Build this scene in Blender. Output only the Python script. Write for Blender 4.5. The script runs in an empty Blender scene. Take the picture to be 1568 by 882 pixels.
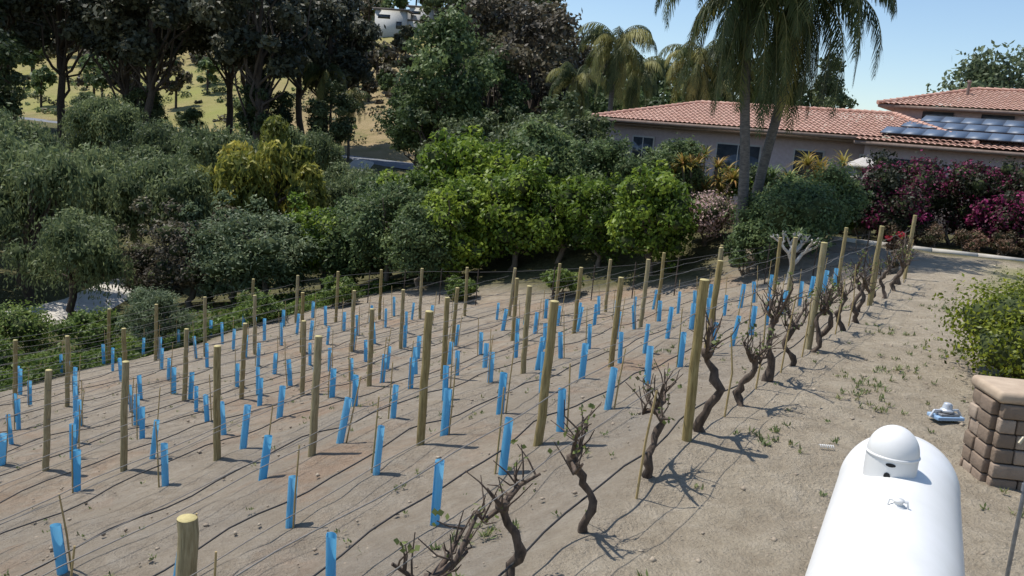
import bpy, math, random, numpy as np
from mathutils import Matrix, Vector
rad=math.radians
SC=bpy.context.scene
COL=bpy.context.collection
# ---------------------------------------------------------------- camera
P=rad(10); R=rad(5)
r=Vector((1,0,0)); u=Vector((0,math.sin(P),math.cos(P))); fw=Vector((0,math.cos(P),-math.sin(P)))
r2=r*math.cos(R)+u*math.sin(R); u2=u*math.cos(R)-r*math.sin(R)
cam=bpy.data.cameras.new('camera'); co=bpy.data.objects.new('camera',cam); COL.objects.link(co)
co.matrix_world=Matrix(((r2.x,u2.x,-fw.x,0),(r2.y,u2.y,-fw.y,0),(r2.z,u2.z,-fw.z,3.2),(0,0,0,1)))
cam.lens=31.2; cam.clip_end=6000; cam.clip_start=.1; SC.camera=co
# ---------------------------------------------------------------- terrain
def ss(a,b,x):
    q=np.clip((np.asarray(x,float)-a)/(b-a),0,1); return q*q*(3-2*q)
A=(2.0,9.3); D=(.5,.866); N=(-.866,.5)
_rs=np.random.RandomState(5)
_W=[(k,_rs.uniform(0,6.28),_rs.uniform(0,6.28),_rs.uniform(0,6.28)) for k in (.6,.9,1.4,2.1,3.1,4.5,6.5,9.,12.,17.)]
def bumps(x,y):
    z=0
    for k,a,p,q in _W:
        c,s_=math.cos(a),math.sin(a)
        z=z+ (.045/k**.72)*np.sin(k*(c*x+s_*y)+p+1.3*np.sin(.7*k*(s_*x-c*y)+q))
    return z
def st(x,y):
    return (x-A[0])*N[0]+(y-A[1])*N[1], (x-A[0])*D[0]+(y-A[1])*D[1]
def H(x,y,fine=True):
    x=np.asarray(x,float); y=np.asarray(y,float)
    s,t=st(x,y)
    sh=np.minimum(1.4*np.log1p(np.exp(np.clip((t-21),-30,30))),11.)*ss(32,12,s); s1=s-sh
    sp=np.where(s1>6,s1,np.log1p(np.exp(np.clip(s1*4,-30,30)))/4)
    f=.29*np.minimum(sp,11.5)+.2*np.clip(sp-11.5,0,26)
    z=-f-.1*np.clip(-t,0,12)*ss(-3,2,s)+ss(5,20,s)*.06*np.clip(t-6,0,14)
    z=z+.09*np.clip(y-60,0,60)*np.clip(f/8.6,0,1)
    yy=y+.64*np.minimum(x+21,0)
    az=x/np.maximum(y,1)
    k=1-.72*ss(-.12,.25,az)
    z=z+k*(.24*np.clip(yy-126,0,60)+.33*np.clip(yy-186,0,70))
    if fine: z=z+bumps(x,y)*ss(70,40,y)*.6
    return z
def Hf(x,y): return float(H(x,y))
def rowpos(s,t): return A[0]+N[0]*s+D[0]*t, A[1]+N[1]*s+D[1]*t
# ---------------------------------------------------------------- mesh builder
class MB:
    def __init__(s): s.v=[];s.f=[];s.n=0
    def add(s,v,f,mat=0,tint=.5):
        v=np.asarray(v,float).reshape(-1,3); f=np.asarray(f,int)
        s.v.append(v); s.f.append((f+s.n,mat,np.broadcast_to(np.asarray(tint,float),(len(f),)))); s.n+=len(v)
    def quads(s,q,mat=0,tint=.5):
        q=np.asarray(q,float); n=len(q); s.add(q.reshape(-1,3),np.arange(n*4).reshape(n,4),mat,tint)
    def tube(s,pts,rs,sides=8,mat=0,tint=.5,cap=True):
        pts=[Vector(p) for p in pts]; n=len(pts)
        if not hasattr(rs,'__len__'): rs=[rs]*n
        V=[]; prev=None
        for i,p in enumerate(pts):
            d=(pts[min(i+1,n-1)]-pts[max(i-1,0)]).normalized()
            if prev is None: a=d.orthogonal().normalized()
            else:
                a=prev-d*prev.dot(d)
                a=a.normalized() if a.length>1e-6 else d.orthogonal().normalized()
            prev=a; b=d.cross(a)
            for k in range(sides):
                th=2*math.pi*k/sides; V.append(p+(a*math.cos(th)+b*math.sin(th))*rs[i])
        F=[(i*sides+k,i*sides+(k+1)%sides,(i+1)*sides+(k+1)%sides,(i+1)*sides+k) for i in range(n-1) for k in range(sides)]
        V=[tuple(q) for q in V]
        s.add(V,F,mat,tint)
        if cap:
            for e,i in ((0,0),(1,n-1)):
                ring=V[i*sides:(i+1)*sides]; c=tuple(pts[i])
                s.add(ring+[c],[((k+1)%sides,k,sides) if e==0 else (k,(k+1)%sides,sides) for k in range(sides)],mat,tint)
    def box(s,c,sz,mat=0,tint=.5,M=None):
        x,y,z=[a/2 for a in sz]
        v=[Vector((i*x,j*y,k*z)) for i in(-1,1) for j in(-1,1) for k in(-1,1)]
        v=[Vector(c)+(M@q if M else q) for q in v]
        s.add([tuple(q) for q in v],[(0,1,3,2),(4,6,7,5),(0,4,5,1),(2,3,7,6),(0,2,6,4),(1,5,7,3)],mat,tint)
    def poly(s,vs,mat=0,tint=.5): s.add(vs,[tuple(range(len(vs)))],mat,tint)
    def lathe(s,prof,sides=24,mat=0,M=None,tint=.5):
        V=[]
        for (rr,z) in prof:
            for k in range(sides):
                th=2*math.pi*k/sides; q=Vector((rr*math.cos(th),rr*math.sin(th),z)); V.append(tuple(M@q) if M else tuple(q))
        n=len(prof)
        s.add(V,[(i*sides+k,i*sides+(k+1)%sides,(i+1)*sides+(k+1)%sides,(i+1)*sides+k) for i in range(n-1) for k in range(sides)],mat,tint)
    def mesh(s,name,mats,smooth=False):
        me=bpy.data.meshes.new(name); V=np.concatenate(s.v)
        me.vertices.add(len(V)); me.vertices.foreach_set('co',V.ravel())
        li=[];ls=[];mi=[];ti=[];c=0
        for f,m,t in s.f:
            k=f.shape[1]; li.append(f.ravel()); ls.append(c+np.arange(len(f))*k); c+=f.size
            mi.append(np.full(len(f),m)); ti.append(t)
        li=np.concatenate(li); ls=np.concatenate(ls)
        me.loops.add(len(li)); me.loops.foreach_set('vertex_index',li.astype(np.int32))
        me.polygons.add(len(ls)); me.polygons.foreach_set('loop_start',ls.astype(np.int32))
        me.polygons.foreach_set('material_index',np.concatenate(mi).astype(np.int32))
        if smooth: me.polygons.foreach_set('use_smooth',np.ones(len(ls),bool))
        me.update(calc_edges=True); me.validate()
        a=me.attributes.new('tint','FLOAT','FACE'); a.data.foreach_set('value',np.concatenate(ti).astype(np.float32))
        for m in mats: me.materials.append(m)
        return me
    def obj(s,name,mats,smooth=False,loc=(0,0,0),parent=None):
        return place(s.mesh(name,mats,smooth),name,loc,parent=parent)
def place(me,name,loc=(0,0,0),rz=0,sc=1,rot=None,parent=None):
    o=bpy.data.objects.new(name,me); COL.objects.link(o); o.location=loc
    o.rotation_euler=rot if rot else (0,0,rz)
    o.scale=sc if hasattr(sc,'__len__') else (sc,sc,sc)
    if parent: o.parent=parent
    return o
def empty(name,loc=(0,0,0)):
    o=bpy.data.objects.new(name,None); COL.objects.link(o); o.location=loc; o.empty_display_size=.3; return o
# ---------------------------------------------------------------- materials
def newmat(name):
    m=bpy.data.materials.new(name); m.use_nodes=True; nt=m.node_tree; b=nt.nodes['Principled BSDF']; return m,nt,b
def ramp(nt,fac,stops):
    n=nt.nodes.new('ShaderNodeValToRGB'); e=n.color_ramp.elements
    while len(e)<len(stops): e.new(.5)
    for i,(p,c) in enumerate(stops): e[i].position=p; e[i].color=(*c,1)
    nt.links.new(fac,n.inputs[0]); return n.outputs[0]
def noise(nt,scale,detail=4,coord='Object',rough=.6,stretch=None):
    n=nt.nodes.new('ShaderNodeTexNoise'); n.inputs['Scale'].default_value=scale; n.inputs['Detail'].default_value=detail; n.inputs['Roughness'].default_value=rough
    tc=nt.nodes.new('ShaderNodeTexCoord'); o=tc.outputs[coord]
    if stretch:
        mp=nt.nodes.new('ShaderNodeMapping'); mp.inputs['Scale'].default_value=stretch; nt.links.new(o,mp.inputs[0]); o=mp.outputs[0]
    nt.links.new(o,n.inputs['Vector']); return n.outputs['Fac']
def mix(nt,f,a,b,mode='MIX'):
    n=nt.nodes.new('ShaderNodeMix'); n.data_type='RGBA'; n.blend_type=mode
    for s,x in ((n.inputs[0],f),(n.inputs[6],a),(n.inputs[7],b)):
        if isinstance(x,(int,float)): s.default_value=x
        elif isinstance(x,tuple): s.default_value=(*x,1)
        else: nt.links.new(x,s)
    return n.outputs[2]
def mth(nt,op,a,b=0.):
    n=nt.nodes.new('ShaderNodeMath'); n.operation=op
    for s,x in ((n.inputs[0],a),(n.inputs[1],b)):
        if isinstance(x,(int,float)): s.default_value=x
        else: nt.links.new(x,s)
    return n.outputs[0]
def attr(nt,name):
    n=nt.nodes.new('ShaderNodeAttribute'); n.attribute_name=name; return n.outputs['Fac']
def bump(nt,b,h,strength=.4,dist=.02):
    n=nt.nodes.new('ShaderNodeBump'); n.inputs['Strength'].default_value=strength; n.inputs['Distance'].default_value=dist
    nt.links.new(h,n.inputs['Height']); nt.links.new(n.outputs[0],b.inputs['Normal'])
def leafmat(name,stops,trans=.3,rough=.55):
    m,nt,b=newmat(name)
    oi=nt.nodes.new('ShaderNodeObjectInfo')
    f=mth(nt,'ADD',attr(nt,'tint'),mth(nt,'MULTIPLY',mth(nt,'SUBTRACT',oi.outputs['Random'],.5),.36))
    c=ramp(nt,f,stops); nt.links.new(c,b.inputs['Base Color']); b.inputs['Roughness'].default_value=rough
    b.inputs['Specular IOR Level'].default_value=.3
    t=nt.nodes.new('ShaderNodeBsdfTranslucent'); nt.links.new(c,t.inputs[0])
    ms=nt.nodes.new('ShaderNodeMixShader'); ms.inputs[0].default_value=trans
    nt.links.new(b.outputs[0],ms.inputs[1]); nt.links.new(t.outputs[0],ms.inputs[2])
    nt.links.new(ms.outputs[0],nt.nodes['Material Output'].inputs[0]); return m
def simple(name,c1,c2,scale=8,rough=.8,stretch=None,bs=0,bd=.01,metal=0,spec=.5):
    m,nt,b=newmat(name); n=noise(nt,scale,5,stretch=stretch)
    c=ramp(nt,n,[(.3,c1),(.7,c2)]); nt.links.new(c,b.inputs['Base Color']); b.inputs['Roughness'].default_value=rough
    b.inputs['Metallic'].default_value=metal; b.inputs['Specular IOR Level'].default_value=spec
    if bs: bump(nt,b,n,bs,bd)
    return m
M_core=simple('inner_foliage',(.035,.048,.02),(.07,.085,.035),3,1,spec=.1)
M_bark=simple('bark',(.09,.065,.045),(.22,.18,.135),9,.95,(1,1,.25),.6,.03)
M_darkbark=simple('dark_bark',(.04,.03,.024),(.115,.085,.062),14,.95,(1,1,.3),.7,.03)
M_pale=simple('pale_bark',(.4,.36,.3),(.62,.58,.52),10,.8,None,.3,.01)
M_citrus=leafmat('citrus_leaves',[(0,(.05,.085,.014)),(.45,(.135,.21,.026)),(1,(.31,.39,.05))],.42,.5)
M_pepper=leafmat('pepper_leaves',[(0,(.085,.11,.05)),(.5,(.17,.21,.09)),(1,(.29,.33,.145))],.45)
M_golden=leafmat('golden_leaves',[(0,(.09,.11,.025)),(.4,(.24,.25,.05)),(.8,(.55,.47,.09))],.42)
M_dark=leafmat('dark_leaves',[(0,(.03,.044,.019)),(.5,(.075,.1,.04)),(1,(.17,.195,.08))],.3)
M_euc=leafmat('eucalyptus_leaves',[(0,(.026,.03,.02)),(.5,(.065,.072,.043)),(1,(.15,.145,.09))],.25)
M_mid=leafmat('green_leaves',[(0,(.05,.08,.03)),(.5,(.12,.17,.065)),(1,(.23,.29,.1))],.38)
M_brownl=leafmat('brown_leaves',[(0,(.05,.042,.03)),(.5,(.11,.092,.06)),(1,(.2,.175,.1))],.28)
M_grey=leafmat('greygreen_leaves',[(0,(.07,.095,.05)),(.5,(.155,.2,.1)),(1,(.27,.32,.17))],.36)
M_boug=leafmat('bougainvillea_leaves',[(0,(.018,.024,.012)),(.5,(.045,.05,.024)),(.66,(.11,.016,.045)),(1,(.34,.035,.14))],.3)
M_pink=leafmat('pink_blossom',[(0,(.07,.09,.035)),(.5,(.15,.15,.06)),(.65,(.46,.3,.28)),(1,(.68,.5,.45))],.3)
M_red=leafmat('reddish_leaves',[(0,(.05,.05,.025)),(.5,(.13,.085,.05)),(1,(.28,.15,.1))],.3)
M_box=leafmat('boxleaf_leaves',[(0,(.045,.06,.01)),(.45,(.17,.21,.018)),(1,(.42,.43,.04))],.4,.45)
M_palm=leafmat('palm_leaflets',[(0,(.03,.045,.016)),(.5,(.075,.1,.03)),(1,(.3,.28,.09))],.33)
M_spike=leafmat('spiky_leaves',[(0,(.08,.08,.02)),(.5,(.33,.27,.05)),(1,(.4,.17,.07))],.3)
M_vleaf=leafmat('vine_leaves',[(0,(.08,.1,.03)),(1,(.2,.24,.07))],.35)
M_rose=leafmat('rose_petals',[(0,(.4,.02,.03)),(1,(.6,.06,.08))],.2)
M_weed=leafmat('weed_leaves',[(0,(.07,.1,.03)),(.6,(.16,.2,.07)),(1,(.32,.28,.14))],.3)
M_cover=leafmat('groundcover_leaves',[(0,(.08,.12,.025)),(.6,(.17,.24,.05)),(1,(.3,.31,.09))],.38)
def woodmat():
    m,nt,b=newmat('treated_post_wood')
    n=noise(nt,10,6,stretch=(5,5,.5)); oi=nt.nodes.new('ShaderNodeObjectInfo')
    c=ramp(nt,n,[(.25,(.13,.092,.028)),(.5,(.27,.2,.072)),(.8,(.41,.33,.14))])
    c2=ramp(nt,n,[(.25,(.17,.135,.065)),(.5,(.33,.27,.145)),(.8,(.47,.4,.24))])
    nt.links.new(mix(nt,oi.outputs['Random'],c,c2),b.inputs['Base Color']); b.inputs['Roughness'].default_value=.85; bump(nt,b,n,.5,.01); return m
M_wood=woodmat()
M_woodtop=simple('cut_post_end',(.4,.33,.14),(.52,.44,.2),30,.8)
M_bamboo=simple('bamboo_stake',(.33,.235,.09),(.5,.37,.17),20,.7,(1,1,.3))
M_wire=simple('wire_steel',(.16,.15,.135),(.26,.24,.21),30,.6,metal=.3)
M_drip=simple('drip_hose',(.015,.015,.015),(.035,.032,.03),12,.6)
M_vine=simple('vine_bark',(.035,.025,.019),(.15,.108,.078),22,.95,(1,1,.35),.9,.02)
def tubemat():
    m,nt,b=newmat('blue_tube_plastic'); n=noise(nt,6,3); oi=nt.nodes.new('ShaderNodeObjectInfo')
    c=mix(nt,oi.outputs['Random'],(.1,.49,.76),(.2,.58,.82)); c=mix(nt,mth(nt,'MULTIPLY',n,.4),c,(.4,.64,.76))
    nt.links.new(c,b.inputs['Base Color']); b.inputs['Roughness'].default_value=.42
    t=nt.nodes.new('ShaderNodeBsdfTranslucent'); nt.links.new(c,t.inputs[0]); ms=nt.nodes.new('ShaderNodeMixShader'); ms.inputs[0].default_value=.5
    nt.links.new(b.outputs[0],ms.inputs[1]); nt.links.new(t.outputs[0],ms.inputs[2]); nt.links.new(ms.outputs[0],nt.nodes['Material Output'].inputs[0]); return m
M_tube=tubemat()
# ---------------------------------------------------------------- ground
def ax(*segs):
    return np.unique(np.round(np.concatenate([np.arange(a,b,c) for a,b,c in segs]),3))
xs=ax((-1500,-400,100),(-400,-60,10),(-60,-17,1.),(-17,14,.11),(14,60,1.),(60,400,10),(400,1600,100))
ys=ax((-30,2,1.),(2,34,.11),(34,80,1.),(80,300,3),(300,800,50),(800,2600,200))
X,Y=np.meshgrid(xs,ys); Z=H(X,Y)
s_,t_=st(X,Y)
inv=ss(-6,-3,t_)*ss(22,19.5,t_)*ss(-.6,.2,s_)*ss(22,21,s_)
Z=Z+inv*.05*np.cos(2*np.pi*s_/1.76)
fr=np.random.RandomState(8)
for k in range(620):
    ps,pt=fr.uniform(-6,20),fr.uniform(-5,20); cx,cy=rowpos(ps,pt); w=fr.uniform(.09,.26); a=fr.uniform(-.07,.045)
    ix=(xs>cx-4*w)&(xs<cx+4*w); iy=(ys>cy-4*w)&(ys<cy+4*w)
    if ix.any() and iy.any():
        sub=np.ix_(iy,ix); Z[sub]+=a*np.exp(-((X[sub]-cx)**2+(Y[sub]-cy)**2)/(w*w))
nx=len(xs); ny=len(ys)
g=MB(); idx=np.arange(nx*ny).reshape(ny,nx)
g.add(np.stack([X,Y,Z],-1).reshape(-1,3),np.stack([idx[:-1,:-1],idx[:-1,1:],idx[1:,1:],idx[1:,:-1]],-1).reshape(-1,4))
def groundmat():
    m,nt,b=newmat('soil_and_grass')
    n1=noise(nt,.5,6); n2=noise(nt,4,8,rough=.7); n3=noise(nt,30,4,rough=.7); n5=noise(nt,1.3,8,rough=.75)
    soil=ramp(nt,n2,[(.25,(.28,.228,.17)),(.5,(.42,.353,.27)),(.75,(.53,.455,.355))])
    pale=ramp(nt,n2,[(.25,(.39,.32,.225)),(.5,(.52,.44,.322)),(.75,(.61,.525,.4))])
    soil=mix(nt,ramp(nt,n1,[(.35,(0,0,0)),(.65,(1,1,1))]),soil,mix(nt,.5,soil,(.31,.28,.235)))
    soil=mix(nt,attr(nt,'pale'),soil,pale)
    soil=mix(nt,mth(nt,'MULTIPLY',ramp(nt,n5,[(.42,(1,1,1)),(.6,(0,0,0))]),.42),soil,(.31,.245,.17))
    redm=mth(nt,'MULTIPLY',ramp(nt,noise(nt,.33,5,rough=.7),[(.5,(0,0,0)),(.64,(1,1,1))]),attr(nt,'red'))
    soil=mix(nt,mth(nt,'MULTIPLY',redm,.55),soil,ramp(nt,n2,[(.3,(.3,.175,.1)),(.7,(.46,.3,.19))]))
    soil=mix(nt,mth(nt,'MULTIPLY',ramp(nt,n3,[(.5,(0,0,0)),(.75,(1,1,1))]),.4),soil,(.21,.17,.125))
    litter=ramp(nt,n2,[(.3,(.07,.07,.03)),(.6,(.15,.14,.065)),(.8,(.26,.22,.13))])
    lawn=ramp(nt,n2,[(.3,(.17,.2,.05)),(.7,(.33,.33,.1))])
    dry=ramp(nt,noise(nt,.25,8,rough=.75),[(.3,(.15,.16,.055)),(.45,(.28,.22,.11)),(.7,(.42,.31,.18))])
    c=mix(nt,attr(nt,'litter'),soil,litter)
    c=mix(nt,attr(nt,'dry'),c,dry)
    c=mix(nt,mth(nt,'MULTIPLY',attr(nt,'lawn'),ramp(nt,n2,[(.2,(.5,.5,.5)),(.6,(1,1,1))])),c,lawn)
    nt.links.new(c,b.inputs['Base Color']); b.inputs['Roughness'].default_value=.98; b.inputs['Specular IOR Level'].default_value=.15
    hh=mth(nt,'ADD',mth(nt,'ADD',mth(nt,'MULTIPLY',n2,1.),mth(nt,'MULTIPLY',n3,.45)),n5); bump(nt,b,hh,1.,.15); return m
M_ground=groundmat()
me=g.mesh('ground',[M_ground],True)
def vattr(name,val):
    a=me.attributes.new(name,'FLOAT','POINT'); a.data.foreach_set('value',np.clip(val,0,1).ravel().astype(np.float32))
nz=np.sin(X*.9+2*np.sin(Y*.4))*np.cos(Y*.8)
vattr('pale',ss(.8,-.8,s_)*.9)
vattr('red',ss(1.5,3,s_)*ss(21,17,s_))
litter=np.maximum(ss(20.5,22.5,s_+.6*nz),ss(20.5,22.5,t_+.5*nz)*ss(5,8,s_))
litter=np.maximum(litter,ss(26.5,29,t_+.5*nz))
vattr('litter',litter)
yy=Y+.64*np.minimum(X+21,0)
vattr('dry',ss(120,128,yy))
lw=ss(-40,-48,X)*ss(126,131,yy)*ss(210,180,yy)*(.6+.4*np.sin(X*.2)*np.cos(Y*.15))
lw=np.maximum(lw,.85*ss(16.5,19.5,t_+.4*nz)*ss(27,26,t_)*ss(-1.2,-3,s_+.4*nz))
lw=np.maximum(lw,.5*ss(200,215,yy))
vattr('lawn',lw)
place(me,'ground')
# ---------------------------------------------------------------- ribbons (road, driveway)
def ribbon(name,pts,w,mat,off=.05):
    P_=[Vector((p[0],p[1],0)) for p in pts]; fine=[]
    for i in range(len(P_)-1):
        p0,p1,p2,p3=P_[max(i-1,0)],P_[i],P_[i+1],P_[min(i+2,len(P_)-1)]
        for k in range(10):
            t=k/10; fine.append(.5*((2*p1)+(p2-p0)*t+(2*p0-5*p1+4*p2-p3)*t*t+(-p0+3*p1-3*p2+p3)*t**3))
    fine.append(P_[-1]); b=MB(); V=[]; n=len(fine); K=6
    for i,p in enumerate(fine):
        d=(fine[min(i+1,n-1)]-fine[max(i-1,0)]).normalized(); q=Vector((-d.y,d.x,0))
        zc=max(Hf(p.x+q.x*w*k/2,p.y+q.y*w*k/2) for k in(-1,0,1))
        for k in range(K):
            a=p+q*w*(k/(K-1)-.5); V.append((a.x,a.y,zc+off-(.5 if k in(0,K-1) else 0)))
    b.add(V,[(i*K+k,i*K+k+1,(i+1)*K+k+1,(i+1)*K+k) for i in range(n-1) for k in range(K-1)])
    return b.obj(name,[mat])
M_asph=simple('asphalt',(.12,.13,.15),(.19,.2,.22),2,.85)
M_conc=simple('concrete',(.46,.42,.36),(.62,.58,.51),3,.9,None,.2,.01)
ribbon('road',[(60,100),(10,106),(-21,122),(-68,151),(-110,178),(-180,215)],7.5,M_asph,.12)
ribbon('concrete_driveway',[(-30,26),(-25.5,35),(-22.5,44),(-22.5,54),(-21,75),(-20,95),(-21,119)],4.2,M_conc,.12)
# ---------------------------------------------------------------- foliage generators
def unit(rs,n):
    v=rs.normal(size=(n,3)); return v/np.linalg.norm(v,axis=1,keepdims=True)
def leafq(rs,c,nrm,L,W,tdir=None):
    n=len(c); L=L*rs.uniform(.6,1.25,(n,1)); W=W*rs.uniform(.6,1.25,(n,1))
    t=unit(rs,n) if tdir is None else tdir
    b=np.cross(nrm,t); b/=np.linalg.norm(b,axis=1,keepdims=True)+1e-9
    t=np.cross(b,nrm) if tdir is None else t
    t=t/(np.linalg.norm(t,axis=1,keepdims=True)+1e-9)
    return np.stack([c-t*L/2,c+b*W/2,c+t*L/2,c-b*W/2],1)
ICO=None
def ico():
    global ICO
    if ICO is None:
        import bmesh
        bm=bmesh.new(); bmesh.ops.create_icosphere(bm,subdivisions=1,radius=1)
        ICO=(np.array([v.co[:] for v in bm.verts]),np.array([[v.index for v in f.verts] for f in bm.faces])); bm.free()
    return ICO
def blobs_in(rs,n,c,R3,rr,bottom=-.6):
    out=[]
    while len(out)<n:
        d=unit(rs,1)[0]
        if d[2]<bottom: continue
        k=rs.uniform(.35,1)**.6; r_=rs.uniform(*rr)
        out.append((np.array(c)+d*(np.array(R3)-r_*.8).clip(.05)*k,r_,rs.uniform(.1,.8)))
    return out
def fill(mb,rs,blobs,n,L,W,mat,core=None,flat=.85,tj=.22,rough=.35):
    tot=sum(b[1]**2 for b in blobs)
    for c,r_,tn in blobs:
        k=max(8,int(n*r_*r_/tot)); d=unit(rs,k)
        q=1+rough*np.sin(d[:,0]*4+c[0]*3)*np.cos(d[:,1]*5+c[1]*2)*np.sin(d[:,2]*4+c[2])
        rad_=r_*q*rs.uniform(.55,1.18,k)**.7
        p=c+d*rad_[:,None]*np.array([1,1,flat])
        nr=d*.7+unit(rs,k)*.75+np.array([0,0,.25]); nr/=np.linalg.norm(nr,axis=1,keepdims=True)
        mb.quads(leafq(rs,p,nr,L,W),mat,tn+rs.uniform(-tj,tj,k))
        if core is not None:
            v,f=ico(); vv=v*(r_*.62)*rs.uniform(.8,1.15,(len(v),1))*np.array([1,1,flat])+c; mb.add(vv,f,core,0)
def weep(mb,rs,blobs,nstr,lens,mat,L=.3,W=.07):
    tot=sum(b[1]**2 for b in blobs)
    for c,r_,tn in blobs:
        k=int(nstr*r_*r_/tot); d=unit(rs,k); d[:,2]=np.abs(d[:,2])*.9+.0
        p=c+d*r_*rs.uniform(.7,1.1,(k,1)); ln=rs.uniform(*lens,(k,1)); out=d*np.array([1,1,0])*.22
        m=7
        for j in range(m):
            q=p+out*ln*(j/m)+np.array([0,0,-1])*ln*(j/m)**1.15+rs.normal(scale=.05,size=(k,3))
            td=np.array([0,0,-1.])+out*.8+rs.normal(scale=.38,size=(k,3)); td/=np.linalg.norm(td,axis=1,keepdims=True)
            nr=unit(rs,k); nr=np.cross(td,nr); nr/=np.linalg.norm(nr,axis=1,keepdims=True)
            mb.quads(leafq(rs,q,nr,L,W,td),mat,tn+rs.uniform(-.2,.2,k))
def limb(mb,rs,a,b,r0,r1,mat,n=6,wob=.06,sides=7):
    a=np.array(a,float); b=np.array(b,float); ln=np.linalg.norm(b-a); pts=[]
    for i in range(n+1):
        t=i/n; p=a+(b-a)*t+ (rs.normal(scale=wob*ln,size=3)*(0<i<n)); pts.append(tuple(p))
    mb.tube(pts,[r0+(r1-r0)*i/n for i in range(n+1)],sides,mat)
    return pts
def proto_citrus(seed,leaf,Rx=1.9,Hh=4.,n=8000,L=.2,W=.11,nb=30,bark=M_bark,core=True):
    rs=np.random.RandomState(seed); mb=MB()
    limb(mb,rs,(0,0,-.3),(.1,0,Hh*.35),.13,.09,1)
    for k in range(5):
        a=rs.uniform(0,6.28); limb(mb,rs,(.1,0,Hh*.3),(math.cos(a)*Rx*.6,math.sin(a)*Rx*.6,Hh*rs.uniform(.55,.85)),.08,.02,1)
    bl=blobs_in(rs,nb,(0,0,Hh*.54),(Rx,Rx,Hh*.5),(Rx*.14,Rx*.4),-.9)
    for q in range(5):   # leader shoots that break the outline
        a=rs.uniform(0,6.28); bl.append((np.array((math.cos(a)*Rx*rs.uniform(.3,.95),math.sin(a)*Rx*rs.uniform(.3,.95),Hh*rs.uniform(.75,1.04))),Rx*rs.uniform(.12,.2),rs.uniform(.4,.9)))
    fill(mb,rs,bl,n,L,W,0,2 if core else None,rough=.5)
    return mb.mesh('citrus',[leaf,bark,M_core])
def proto_weep(seed,leaf,Rx=4.5,Hh=9.,n=1500,nb=26,L=.36,W=.1,lens=(.8,3.2)):
    rs=np.random.RandomState(seed); mb=MB()
    limb(mb,rs,(0,0,-.5),(.3,.1,Hh*.35),.3,.22,1,6,.04)
    bl=blobs_in(rs,nb,(0,0,Hh*.62),(Rx,Rx,Hh*.38),(Rx*.14,Rx*.34),-.7)
    for c,r_,t in bl[:12]: limb(mb,rs,(.3,.1,Hh*.33),c,.16,.04,1,6,.05)
    weep(mb,rs,bl,n,lens,0,L,W)
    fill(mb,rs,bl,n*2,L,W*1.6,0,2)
    return mb.mesh('weeping',[leaf,M_darkbark,M_core])
def proto_euc(seed,leaf,Rx=7,Hh=24,n=9000,L=.75,W=.4,nb=38,bark=M_darkbark,low=.3,core=None,trunks=1):
    rs=np.random.RandomState(seed); mb=MB(); c0=Hh*(low+1)/2
    bl=blobs_in(rs,nb,(0,0,c0),(Rx,Rx,Hh*(1-low)/2),(Rx*.13,Rx*.3),-.95)
    for q in range(trunks):
        a=rs.uniform(0,6.28); top=(math.cos(a)*Rx*.2*(q>0),math.sin(a)*Rx*.2*(q>0),Hh*.8)
        pts=limb(mb,rs,(q*.8,0,-1),top,.02*Hh*(1 if q==0 else .6),.006*Hh,1,8,.012)
        for c,r_,t in bl[q::trunks*2]:
            j=min(6,max(2,int(8*c[2]/Hh*.75))); limb(mb,rs,pts[j],c,.007*Hh,.0025*Hh,1,5,.05,5)
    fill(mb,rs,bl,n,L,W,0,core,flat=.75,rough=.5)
    return mb.mesh('tall',[leaf,bark,M_core])
def put(protos,name,x,y,hh,base,rs=random.Random(3),wide=1.,sink=.15):
    me=protos[rs.randrange(len(protos))]; sc=hh/base
    return place(me,name,(x,y,Hf(x,y)-sink),rs.uniform(0,6.28),(sc*wide,sc*wide*rs.uniform(.92,1.08),sc))
CI=[proto_citrus(k,M_citrus) for k in (1,2,3)]
CIo=[proto_citrus(k,M_mid,1.9,4.,8500,.17,.08,34) for k in (4,5)]
CIg=[proto_citrus(k,M_grey,1.9,3.6,8500,.16,.06,34) for k in (6,)]
CIb=[proto_citrus(k,M_brownl,1.9,4.,7500,.16,.08,32) for k in (7,)]
DK=[proto_citrus(k,M_dark,3.,7.,12000,.26,.13,40) for k in (8,9)]
PP=[proto_weep(k,M_pepper) for k in (11,12,13)]
GO=[proto_weep(14,M_golden,3.2,8.5,1500,20,.4,.11,(.8,2.2))]
EU=[proto_euc(k,M_euc,low=.34,n=10000) for k in (21,22,23)]
DE=[proto_euc(k,M_dark,7,22,10000,.7,.4,44,low=.1) for k in (24,25)]
MG=[proto_euc(k,M_mid,7,16,10000,.6,.34,44,low=.08) for k in (29,)]
GE=[proto_euc(k,M_mid,6,19,11000,.55,.32,44,low=.2,trunks=3) for k in (26,)]
BE=[proto_euc(k,M_brownl,6.5,20,10000,.62,.36,42,low=.12) for k in (27,)]
GY=[proto_euc(k,M_grey,6,12,9000,.45,.22,40,low=.1) for k in (28,)]
for x,y,h in [(-2.6,38.5,4.5),(-2.7,44.5,6.6),(0,38.5,4.8),(2.0,37.5,4.2),(5.2,33.6,4.3),(-9.2,42.5,4.8),(-.8,41.5,5.5),(3.4,36,3.8),(-4.6,43,5.2)]: put(CI,'citrus_tree',x,y,h,4.)
for x,y,h in [(-5.7,40,5.3),(-7.6,41.5,4.6),(-4.0,37.5,3.8),(1,42.5,5.8),(3.9,39.5,4.6),(6.9,40,3.6),(-6.5,46,5.6)]: put(CIo,'loquat_tree',x,y,h,4.)
for x,y,h in [(-11.2,40,4.7),(-13,41,4.4)]: put(CIg,'olive_bush',x,y,h,3.6,wide=1.1)
put(CIb,'plum_bush',-15.4,42,4.8,4.,wide=1.1); put(CIb,'plum_bush',-18,44,3.8,4.)
put(CIo,'privet_bush',-13.2,45,4.6,4.)
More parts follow.
